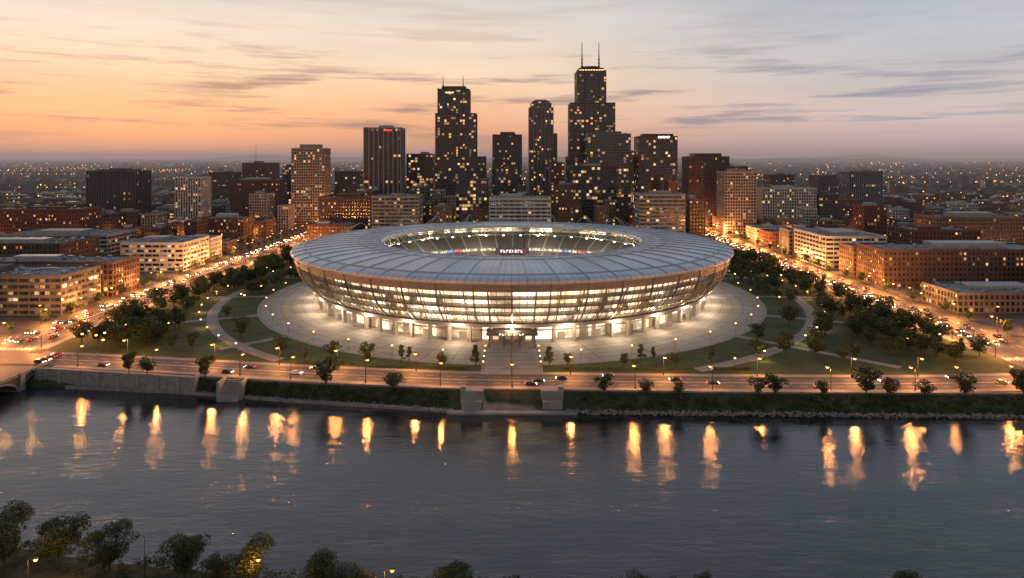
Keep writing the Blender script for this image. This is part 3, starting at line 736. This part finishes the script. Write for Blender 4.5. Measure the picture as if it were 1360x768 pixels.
# ------------------------------------------------------------ trees
def tree_mesh(name, H, W, nleaf, ls, seed, conif=False):
    rr = random.Random(seed); m = MB(); th = H * .3
    m.tube((0, 0, -.3), (0, 0, th), H * .028, H * .02, 7, 0)
    cl = []
    nc = 26 if nleaf > 2500 else 15
    for i in range(nc):
        a = i * 2.4 + rr.uniform(-.4, .4); f = rr.random(); z = H * (.3 + .65 * f)
        wr = W / 2 * math.sin(PI * min(1, (.22 + .75 * (1 - f) ** .8))) if not conif else W / 2 * (1.05 - f)
        r_ = wr * rr.uniform(.35, .95); c = (r_ * math.cos(a), r_ * math.sin(a), z)
        cl.append((c, rr.uniform(.13, .23) * W)); m.tube((0, 0, th * rr.uniform(.75, 1)), (c[0] * .8, c[1] * .8, c[2] - .3), H * .011, H * .004, 4, 0)
    cl.append(((0, 0, H * .9), W * .13)); cl.append(((0, 0, H * .6), W * .25))
    C = []; mi = []
    for (c, s) in cl:
        n = int(nleaf / len(cl) * (s / (.18 * W)) ** 2); d = NR.normal(size=(n, 3)); d /= np.linalg.norm(d, axis=1)[:, None]
        d *= (s * NR.uniform(.35, 1.12, n) ** .5)[:, None]; d[:, 2] *= .75
        C.append(d + np.array(c)); mi += [int(v_) for v_ in np.where(d[:, 2] + NR.normal(size=n) * s * .3 > s * .1, 2, 1)]  # lit tops and shaded undersides of clumps put into the leaf colour
    C = np.concatenate(C); q = leafquads(C, ls)
    base = len(m.v)
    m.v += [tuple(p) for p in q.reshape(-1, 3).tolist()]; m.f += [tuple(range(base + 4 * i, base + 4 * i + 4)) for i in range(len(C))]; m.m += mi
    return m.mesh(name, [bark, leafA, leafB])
parkT = [tree_mesh('tree_mesh', 9, 8 + (i % 3), 1100, .36, 20 + i) for i in range(5)]
conT = [tree_mesh('conifer_mesh', 9, 4.6, 800, .34, 60 + i, True) for i in range(2)]
nearT = [tree_mesh('near_tree_mesh', 11, 11, 7500, .2, 40 + i) for i in range(4)]
def tree(x, y, h, z=0, near=False, con=False):
    me = R.choice(nearT if near else (conT if con else parkT)); s = h / (11 if near else 9)
    link('evergreen_tree' if con else 'deciduous_tree', me, (x, y, z), rot=R.uniform(0, 6.28), scale=(s * R.uniform(.9, 1.2), s * R.uniform(.9, 1.2), s))
for x, y, zt in ((-113, 152, 9.5), (-101, 152, 8.3), (-89, 151, 7), (-71, 148, 6.8), (-56, 146, 6.4), (-62, 144, 4.6), (-40, 143, 5.6), (-35, 141, 4.5), (-31, 140, 4.), (-12, 140, 5.4), (-17, 137, 3.6), (26, 138, 4.2), (40, 138, 4.0), (80, 138, 4.5), (85, 137, 3.4), (104, 137, 3.6), (-122, 150, 9), (10, 136, 3.3), (56, 136, 3.4)):
    tree(x, y, zt + 2, -2, near=True)
for x, h in ((-124, 9.5), (-73, 11), (-46, 6.5), (35, 7), (51, 6), (93, 7), (99, 8), (133, 10.5), (155, 6), (170, 9), (192, 10.5), (205, 8), (142, 7), (63, 5), (117, 5.5)):
    tree(x, yt(x) - 1.2, h, -.8)
tree(-158, yt(-158) - 1.5, 8.5); tree(-150, yt(-150) - 1.3, 6.5)
for x, y, h, c in ((-63, 297, 8, 0), (-48, 296, 8, 1), (-45, 299, 6.5, 1), (-15.5, 291, 8.5, 1), (16, 291, 8.5, 1), (-16, 299, 7, 1), (24, 293, 5, 0), (56, 297, 8, 1), (86, 294, 8, 1), (-80, 304, 7, 0), (-105, 310, 8, 0), (110, 305, 8, 0), (70, 292, 5.5, 0), (-90, 297, 7, 1), (62, 300, 6, 1), (48, 293, 5, 0), (-30, 293, 5, 0)):
    tree(x, y, h, con=bool(c))
def onpath(x, y):
    r = math.hypot(x, y - 450); return r < 161 or 176.5 < r < 186
cnt = 0
while cnt < 350:
    s_ = R.choice((-1, 1)); x = s_ * R.uniform(105, 211); y = R.uniform(296, 618)
    if onpath(x, y) or y < yc(x) + 15: continue
    if math.hypot(x, y - 450) < 200 and y < 440 and R.random() < .7: continue
    if abs(x) < 165 and y < 420 and R.random() < .5: continue
    tree(x, y, R.uniform(6, 12), con=R.random() < .12); cnt += 1
for _ in range(60): tree(R.uniform(-150, 150), R.uniform(611, 626), R.uniform(6, 10))
for X_ in (-253.5, 250):
    y = 345
    while y < 800: tree(X_, y, R.uniform(5, 7.5)); y += R.uniform(18, 34)
def clumps(name, pts, sizes, nl, ls, mats, flat=.75):
    Cs = []; S_ = []
    for (x, y, z), s in zip(pts, sizes):
        d = NR.normal(size=(nl, 3)); d /= np.linalg.norm(d, axis=1)[:, None]; d *= (s * NR.uniform(.3, 1.1, nl) ** .5)[:, None]; d[:, 2] *= flat
        Cs.append(d + np.array((x, y, z))); S_.append(np.full(nl, ls * s))
    C = np.concatenate(Cs); q = leafquads(C, np.concatenate(S_))
    link(name, np_quads(name, q, NR.randint(0, len(mats), len(C)), mats))
pts = []; sz = []
for _ in range(1500):
    x = R.uniform(-126, 214); f = R.random()
    if abs(x) < 24: continue
    T0, W0 = yt(x), yw(x)
    s = R.uniform(.4, 1.3); pts.append((x, T0 + (W0 - T0) * (.15 + .75 * f), -.4 - 4.9 * f)); sz.append(s)
clumps('riverbank_shrubs', pts, sz, 26, .3, [leafA, leafB])
pts = []; sz = []
for _ in range(900):
    x = R.uniform(-125, 130); y = ynw(x) - R.uniform(1, 12); s = R.uniform(.4, 1.1); pts.append((x, y, -3. if ynw(x) - y < 4 else -2 + s * .2)); sz.append(s)
clumps('near_bank_shrubs', pts, sz, 40, .22, [leafA, leafB])
pts = []; sz = []
for _ in range(2200):
    y = R.uniform(430, 1560); x = R.uniform(-.8, .8) * y
    if abs(x) < 262 and y < 640 or abs(abs(x) - 234) < 20 or not free(x, x, y, y, 3): continue
    s = R.uniform(2.5, 4.5); pts.append((x, y, s + 1)); sz.append(s)
clumps('street_trees', pts, sz, 60, .22, [leafA, leafD, leafB])
pts = []; sz = []
for _ in range(9500):
    y = 1500 + 12000 * R.random() ** 2.2; x = R.uniform(-.82, .82) * y
    s = R.uniform(5, 9) * (1 + y / 5000); pts.append((x, y, s * .35)); sz.append(s)
clumps('distant_woodland', pts, sz, 30, .3, [leafA, leafD], .6)
for (xa, xb, y) in ((-60, -36, 289.5), (22, 46, 287), (52, 76, 286.5), (-92, -68, 294), (-34, -19, 288), (84, 100, 287)):
    pts = [(xa + (xb - xa) * i / 22., y, .5) for i in range(23)]
    clumps('hedge', pts, [.85] * 23, 40, .25, [leafA, leafB])

# ------------------------------------------------------------ lamps
def lamp_mesh(name, H, glow, arm=1.6):
    m = MB(); m.tube((0, 0, 0), (0, 0, .8), .16, .13, 8, 0); m.tube((0, 0, .8), (0, 0, H), .1, .06, 6, 0)
    a = arm; m.tube((0, 0, H - .1), (a * .5, 0, H + .3), .05, .045, 5, 0); m.tube((a * .5, 0, H + .3), (a, 0, H + .35), .045, .04, 5, 0)
    m.box(a - .45, a + .45, -.3, .3, H + .28, H + .45, 0)
    prof = [(.05, H + .27), (.34, H + .2), (.42, H + .0), (.3, H - .2), (.05, H - .28)]; k0 = len(m.v); m.lathe(prof, 8, 1)
    for i in range(k0, len(m.v)): v = m.v[i]; m.v[i] = (v[0] + a, v[1], v[2])
    return m.mesh(name, [pole, glow])
def globe_mesh(name, H, glow):
    m = MB(); m.tube((0, 0, 0), (0, 0, .5), .14, .1, 8, 0); m.tube((0, 0, .5), (0, 0, H - .35), .07, .05, 6, 0)
    m.tube((0, 0, H - .4), (0, 0, H - .3), .2, .2, 8, 0)
    m.lathe([(.02, H - .3), (.28, H - .18), (.36, H), (.28, H + .2), (.02, H + .34)], 10, 1); m.tube((0, 0, H + .33), (0, 0, H + .42), .15, .05, 6, 0)
    return m.mesh(name, [pole, glow])
lampO = lamp_mesh('street_lamp_mesh', 8, orangeglow)
globe = globe_mesh('park_lamp_mesh', 4.2, warmglow)
ORG = (1, .36, .09)
def slamp(x, y, z=0, power=4000, rot=0, mesh=None, big=1.7, rad=.5):
    link('street_lamp', mesh or lampO, (x, y, z), rot=rot, scale=(big, big, 1))
    if power: plight('street_lamp_light', (x + 1.6 * big * math.cos(rot), y + 1.6 * big * math.sin(rot), z + 7.0), power, ORG, rad)
for x, p_ in ((-185, 5000), (-150, 3500), (-111, 5000), (-89, 3000), (-58, 6500), (-28, 6000), (0, 7000), (47.5, 7000), (77, 5000), (122, 7500), (154, 7000), (172, 4000), (194, 7500)):
    slamp(x, yc(x) - 7.3, .14, p_, PI / 2, big=1.7, rad=.38)
for x in (-172, -130, -100, -74, -40, 24, 62, 100, 138, 165, 205): slamp(x, yc(x) + 9.3, .14, 9000, -PI / 2, rad=.6)
for X0 in (-236, 232):
    y = 312
    while y < 900:
        for s_ in (-1, 1): slamp(X0 + s_ * 16, y + (s_ * 7), .1, 20000 if y < 650 else 48000 if s_ > 0 else 0, PI if s_ > 0 else 0)
        y += 30 if y < 560 else 40
    while y < 1500: slamp(X0 + 16, y, 0, 0, PI, big=2.8); slamp(X0 - 16, y + 20, 0, 0, 0, big=2.8); y += 30
for (x, y, p_) in ((-262, 330, 9000), (-290, 345, 0), (-262, 375, 0), (-275, 360, 4500), (-300, 378, 0), (-226, 300, 9000), (-246, 300, 9000), (262, 350, 8000), (262, 372, 0)): slamp(x, y, 0, p_)
for i in range(26):
    a = .42 + i * .105
    for s_ in (-1, 1):
        x, y = 187.5 * math.sin(a) * s_, 450 - 187.5 * math.cos(a)
        if abs(x) < 211 and y > yc(x) + 14:
            link('park_lamp', globe, (x, y, .02), scale=(1.3, 1.3, 1.1))
            if i % 2 == 0 and y < 440: plight('park_lamp_light', (x, y, 3.3), 1800, (1, .56, .24), .2)
for a in [k_ * .16 + .2 for k_ in range(12)]:
    for s_ in (-1, 1):
        x, y = 153 * math.sin(a) * s_, 450 - 153 * math.cos(a); link('park_lamp', globe, (x, y, .16), scale=(1.2, 1.2, 1.1))
for i in range(44):
    s_ = (-1, 1)[i % 2]; x = s_ * R.uniform(160, 210); y = R.uniform(310, 560)
    if not onpath(x, y): link('park_lamp', globe, (x, y, .02), scale=(1.6, 1.6, 1.3))
for x in (-12, 12):
    for y in (284, 292, 300, 308): link('park_lamp', globe, (x, y, .15))
slamp(-78, 145, -2, 0, PI, mesh=lamp_mesh('unlit_lamp_mesh', 10.5, pole), big=1)
for x, y in ((-100, 141), (-54, 141), (-26, 139)): slamp(x, y, -2 if x != -26 else -3, 2500, 0, big=1)
pw = MB(); pw.face([(-135, 138, -1.97), (-84, 138, -1.97), (-90, 145, -1.97), (-135, 150.5, -1.97)]); pw.obj('near_path', [sidewalk])
for x, y in lampspots:
    if y < 1300 and free(x, x, y, y, 0):
        pw_ = 0
        if y < 760 and R.random() < .3: pw_ = 10000
        slamp(x, y, 0, pw_, R.uniform(0, 6), big=2.2 if y > 600 else 1.7)
m = MB()
def glow(x, y, z, s, mt):
    b = len(m.v); m.v += [(x + s, y, z), (x, y + s, z), (x - s, y, z), (x, y - s, z), (x, y, z + s), (x, y, z - s)]
    for q in ((0, 1, 4), (1, 2, 4), (2, 3, 4), (3, 0, 4), (1, 0, 5), (2, 1, 5), (3, 2, 5), (0, 3, 5)): m.f.append(tuple(b + k_ for k_ in q)); m.m.append(mt)
for _ in range(420):
    y = 1300 + 7500 * R.random() ** 1.8; x = R.uniform(-.8, .8) * y; glow(x, y, 9 + y / 400, (.55 + y / 2800) * R.uniform(.5, 1.5), R.choice((0, 0, 0, 1, 1, 2) if R.random() < .2 else (0, 0, 0, 1)))
for _ in range(40):
    y = R.uniform(1300, 4500); x = R.uniform(-.78, .78) * y; dx, dy = (R.uniform(15, 40), R.uniform(-4, 4)) if R.random() < .6 else (R.uniform(-5, 5), 60)
    for k_ in range(R.randint(5, 14)): glow(x + dx * k_ * (y / 2000), y + dy * k_, 8 + y / 400, (.7 + y / 2800) * R.uniform(.7, 1.2), 0)
m.obj('distant_street_lights', [farglow, warmglow, redglow])

# ------------------------------------------------------------ cars
headl = em('car_headlight', (1, .74, .42), 26, False); taill = em('car_taillight', (1, .07, .015), 7, False)
def car_mesh(name, col, suv=False):
    body = pm(name + '_paint', col, .3, .3, var=.05); m = MB(); hw = .9
    rt = 1.62 if suv else 1.42
    prof = [(-2.2, .35), (-2.25, .75), (-2.1, .95), (-1.75, 1.0), (-1.35 if suv else -1.2, rt - .05), (-.6, rt), (.35, rt - .02), (1.05, 1.0), (2.0, .85), (2.25, .62), (2.22, .35)]
    def w_(z): return hw if z < 1.02 else hw * .82
    L = [(-w_(z), x, z) for x, z in prof]; Rr = [(w_(z), x, z) for x, z in prof]; n = len(prof)
    m.face(L, 0); m.face(Rr[::-1], 0)
    for i in range(n):
        j = (i + 1) % n; mt = 1 if i in (3, 6) else 0; m.face([L[i], Rr[i], Rr[j], L[j]], mt)
    for s_ in (-1, 1):
        m.face([(s_ * .905, -1.4, 1.03), (s_ * .905, .95, 1.03), (s_ * .76, .3, rt - .1), (s_ * .76, -1.15, rt - .1)], 1)
        m.box(s_ * .98 - .08, s_ * .98 + .08, .7, .85, .95, 1.08, 0)
        for y in (-1.35, 1.4):
            m.tube((s_ * .7, y, .33), (s_ * .93, y, .33), .33, .33, 12, 2); m.tube((s_ * .93, y, .33), (s_ * .945, y, .33), .18, .17, 8, 3)
        m.box(s_ * .68 - .2, s_ * .68 + .2, 2.16, 2.3, .58, .76, 4); m.box(s_ * .7 - .19, s_ * .7 + .19, -2.3, -2.2, .72, .9, 5)
    m.box(-.4, .4, 2.2, 2.27, .4, .55, 2)
    return m.mesh(name, [body, darkmetal, pole, hvac, headl, taill])
cars = [car_mesh('car_white', (.6, .6, .6)), car_mesh('car_black', (.02, .02, .025)), car_mesh('car_grey', (.2, .2, .22), True), car_mesh('car_red', (.25, .02, .02)), car_mesh('car_blue', (.03, .06, .15), True)]
for X0 in (-236, 232):
    for lane, dr in ((-9.2, 1), (-5.6, 1), (-2.2, 1), (2.2, 0), (5.6, 0), (9.2, 0)):
        y = 325 + R.uniform(0, 20)
        while y < 1300:
            link('car', R.choice(cars), (X0 + lane, y, .03), rot=PI if dr else 0); y += R.uniform(7, 28) if dr else R.uniform(14, 50)
for lane, dr in ((-4.5, 1), (-.8, 1), (3., 0), (6.6, 0)):
    x = -205
    while x < 208:
        sl = math.atan((yc(x + 2) - yc(x - 2)) / 4); link('car', R.choice(cars), (x, yc(x) + lane, .03), rot=(-PI / 2 if dr else PI / 2) + sl); x += R.uniform(30, 150)

# ------------------------------------------------------------ haze layer over the far city
hz = MB(); hz.box(-29000, 29000, 700, 29500, -3, 230)
t = T('evening_haze'); ab = t.n('ShaderNodeVolumeAbsorption'); ab.inputs['Density'].default_value = 1 / 13000; ab.inputs[0].default_value = (0, 0, 0, 1)
emi = t.n('ShaderNodeEmission'); emi.inputs[0].default_value = (.33, .25, .25, 1); emi.inputs[1].default_value = 1 / 13000
ad = t.n('ShaderNodeAddShader'); t.l(ab.outputs[0], ad.inputs[0]); t.l(emi.outputs[0], ad.inputs[1]); t.l(ad.outputs[0], t.out.inputs['Volume'])
hz.obj('haze', [t.m])

# ------------------------------------------------------------ sky
W = bpy.data.worlds.new('World'); sc.world = W; W.use_nodes = True
class TW(T):
    def __init__(s, tree): s.t = tree
t = TW(W.node_tree); t.t.nodes.clear(); out = t.n('ShaderNodeOutputWorld'); bg = t.n('ShaderNodeBackground')
tc = t.n('ShaderNodeTexCoord'); dv = t.vmath('NORMALIZE', tc.outputs['Generated']); sp = t.n('ShaderNodeSeparateXYZ'); t.l(dv, sp.inputs[0])
X, Y, Z = sp.outputs
def ramp(stops, fac):
    r = t.n('ShaderNodeValToRGB'); e = r.color_ramp.elements
    e[0].position = stops[0][0]; e[0].color = stops[0][1] + (1,); e[1].position = stops[-1][0]; e[1].color = stops[-1][1] + (1,)
    for p_, c_ in stops[1:-1]: q = e.new(p_); q.color = c_ + (1,)
    t.l(fac, r.inputs[0]); return r.outputs[0]
left = ramp([(0., (.46, .24, .19)), (.012, (.70, .34, .22)), (.04, (.94, .44, .23)), (.075, (1.0, .56, .31)), (.115, (.98, .70, .47)), (.16, (.90, .72, .58)), (.225, (.74, .66, .60)), (.42, (.48, .49, .55)), (1., (.14, .18, .29))], Z)
right = ramp([(0., (.40, .29, .29)), (.02, (.60, .45, .44)), (.06, (.68, .55, .52)), (.12, (.58, .56, .58)), (.225, (.43, .48, .55)), (.42, (.33, .39, .49)), (1., (.12, .17, .28))], Z)
hl = t.math('SQRT', t.math('ADD', t.math('MULTIPLY', X, X), t.math('MULTIPLY', Y, Y))); az = t.math('DIVIDE', X, t.math('ADD', hl, .0001))
mr = t.n('ShaderNodeMapRange', interpolation_type='SMOOTHSTEP'); t.l(az, mr.inputs[0]); mr.inputs[1].default_value = -.15; mr.inputs[2].default_value = .55
sky = t.mix(mr.outputs[0], left, right)
back = t.mapr(Y, -.3, .5, .66, 1.)
cvv = t.n('ShaderNodeCombineXYZ'); t.l(t.math('MULTIPLY', az, 3.0), cvv.inputs[0]); t.l(t.math('MULTIPLY', Z, 38.), cvv.inputs[1]); t.l(t.math('MULTIPLY', Y, .5), cvv.inputs[2])
cn = t.noise(cvv.outputs[0], 1.5, 8, .58)
mask = ramp([(0., (0., 0., 0.)), (.02, (.4, .4, .4)), (.05, (1., 1., 1.)), (.11, (.9, .9, .9)), (.18, (.2, .2, .2)), (.3, (.0, .0, .0))], Z)
cf = t.math('MULTIPLY', t.mapr(cn, .525, .64, 0, .9), mask)
cc = t.mix(mr.outputs[0], (.40, .24, .22), (.32, .32, .39))
sky = t.mix(cf, sky, cc)
cvw = t.n('ShaderNodeCombineXYZ'); t.l(t.math('MULTIPLY', az, 1.3), cvw.inputs[0]); t.l(t.math('MULTIPLY', Z, 9.), cvw.inputs[1])
soft = t.mapr(t.noise(cvw.outputs[0], 1.6, 6, .6), .3, .7, .9, 1.1)
ms_ = t.vmath('SCALE', sky); t.l(t.math('MULTIPLY', soft, back), ms_.node.inputs['Scale'])
ns = t.n('ShaderNodeTexSky', sky_type='NISHITA'); ns.sun_disc = False; ns.sun_elevation = math.radians(1.5); ns.sun_rotation = math.radians(-30)
n2_ = t.vmath('SCALE', ns.outputs[0]); n2_.node.inputs['Scale'].default_value = .01
t.l(t.vmath('ADD', ms_, n2_), bg.inputs[0]); bg.inputs[1].default_value = 1.0; t.l(bg.outputs[0], out.inputs[0])

sl = bpy.data.lights.new('sun', 'SUN'); sl.energy = .35; sl.angle = math.radians(8); sl.color = (1, .6, .38)
so = bpy.data.objects.new('sun', sl); sc.collection.objects.link(so)
so.rotation_euler = Vector((-math.sin(math.radians(-32)) * math.cos(.07), -math.cos(math.radians(-32)) * math.cos(.07), -math.sin(.07))).to_track_quat('-Z', 'Y').to_euler()

# ------------------------------------------------------------ camera
cd = bpy.data.cameras.new('camera'); cam = bpy.data.objects.new('camera', cd); sc.collection.objects.link(cam)
cd.sensor_width = 36; cd.lens = 24.0; cd.shift_y = -174 / 1360; cd.clip_end = 60000; cd.clip_start = .5
cam.location = (0, 0, 89); cam.rotation_euler = (PI / 2, 0, 0); sc.camera = cam
sc.view_settings.view_transform = 'Standard'; sc.view_settings.look = 'None'; sc.view_settings.exposure = 0
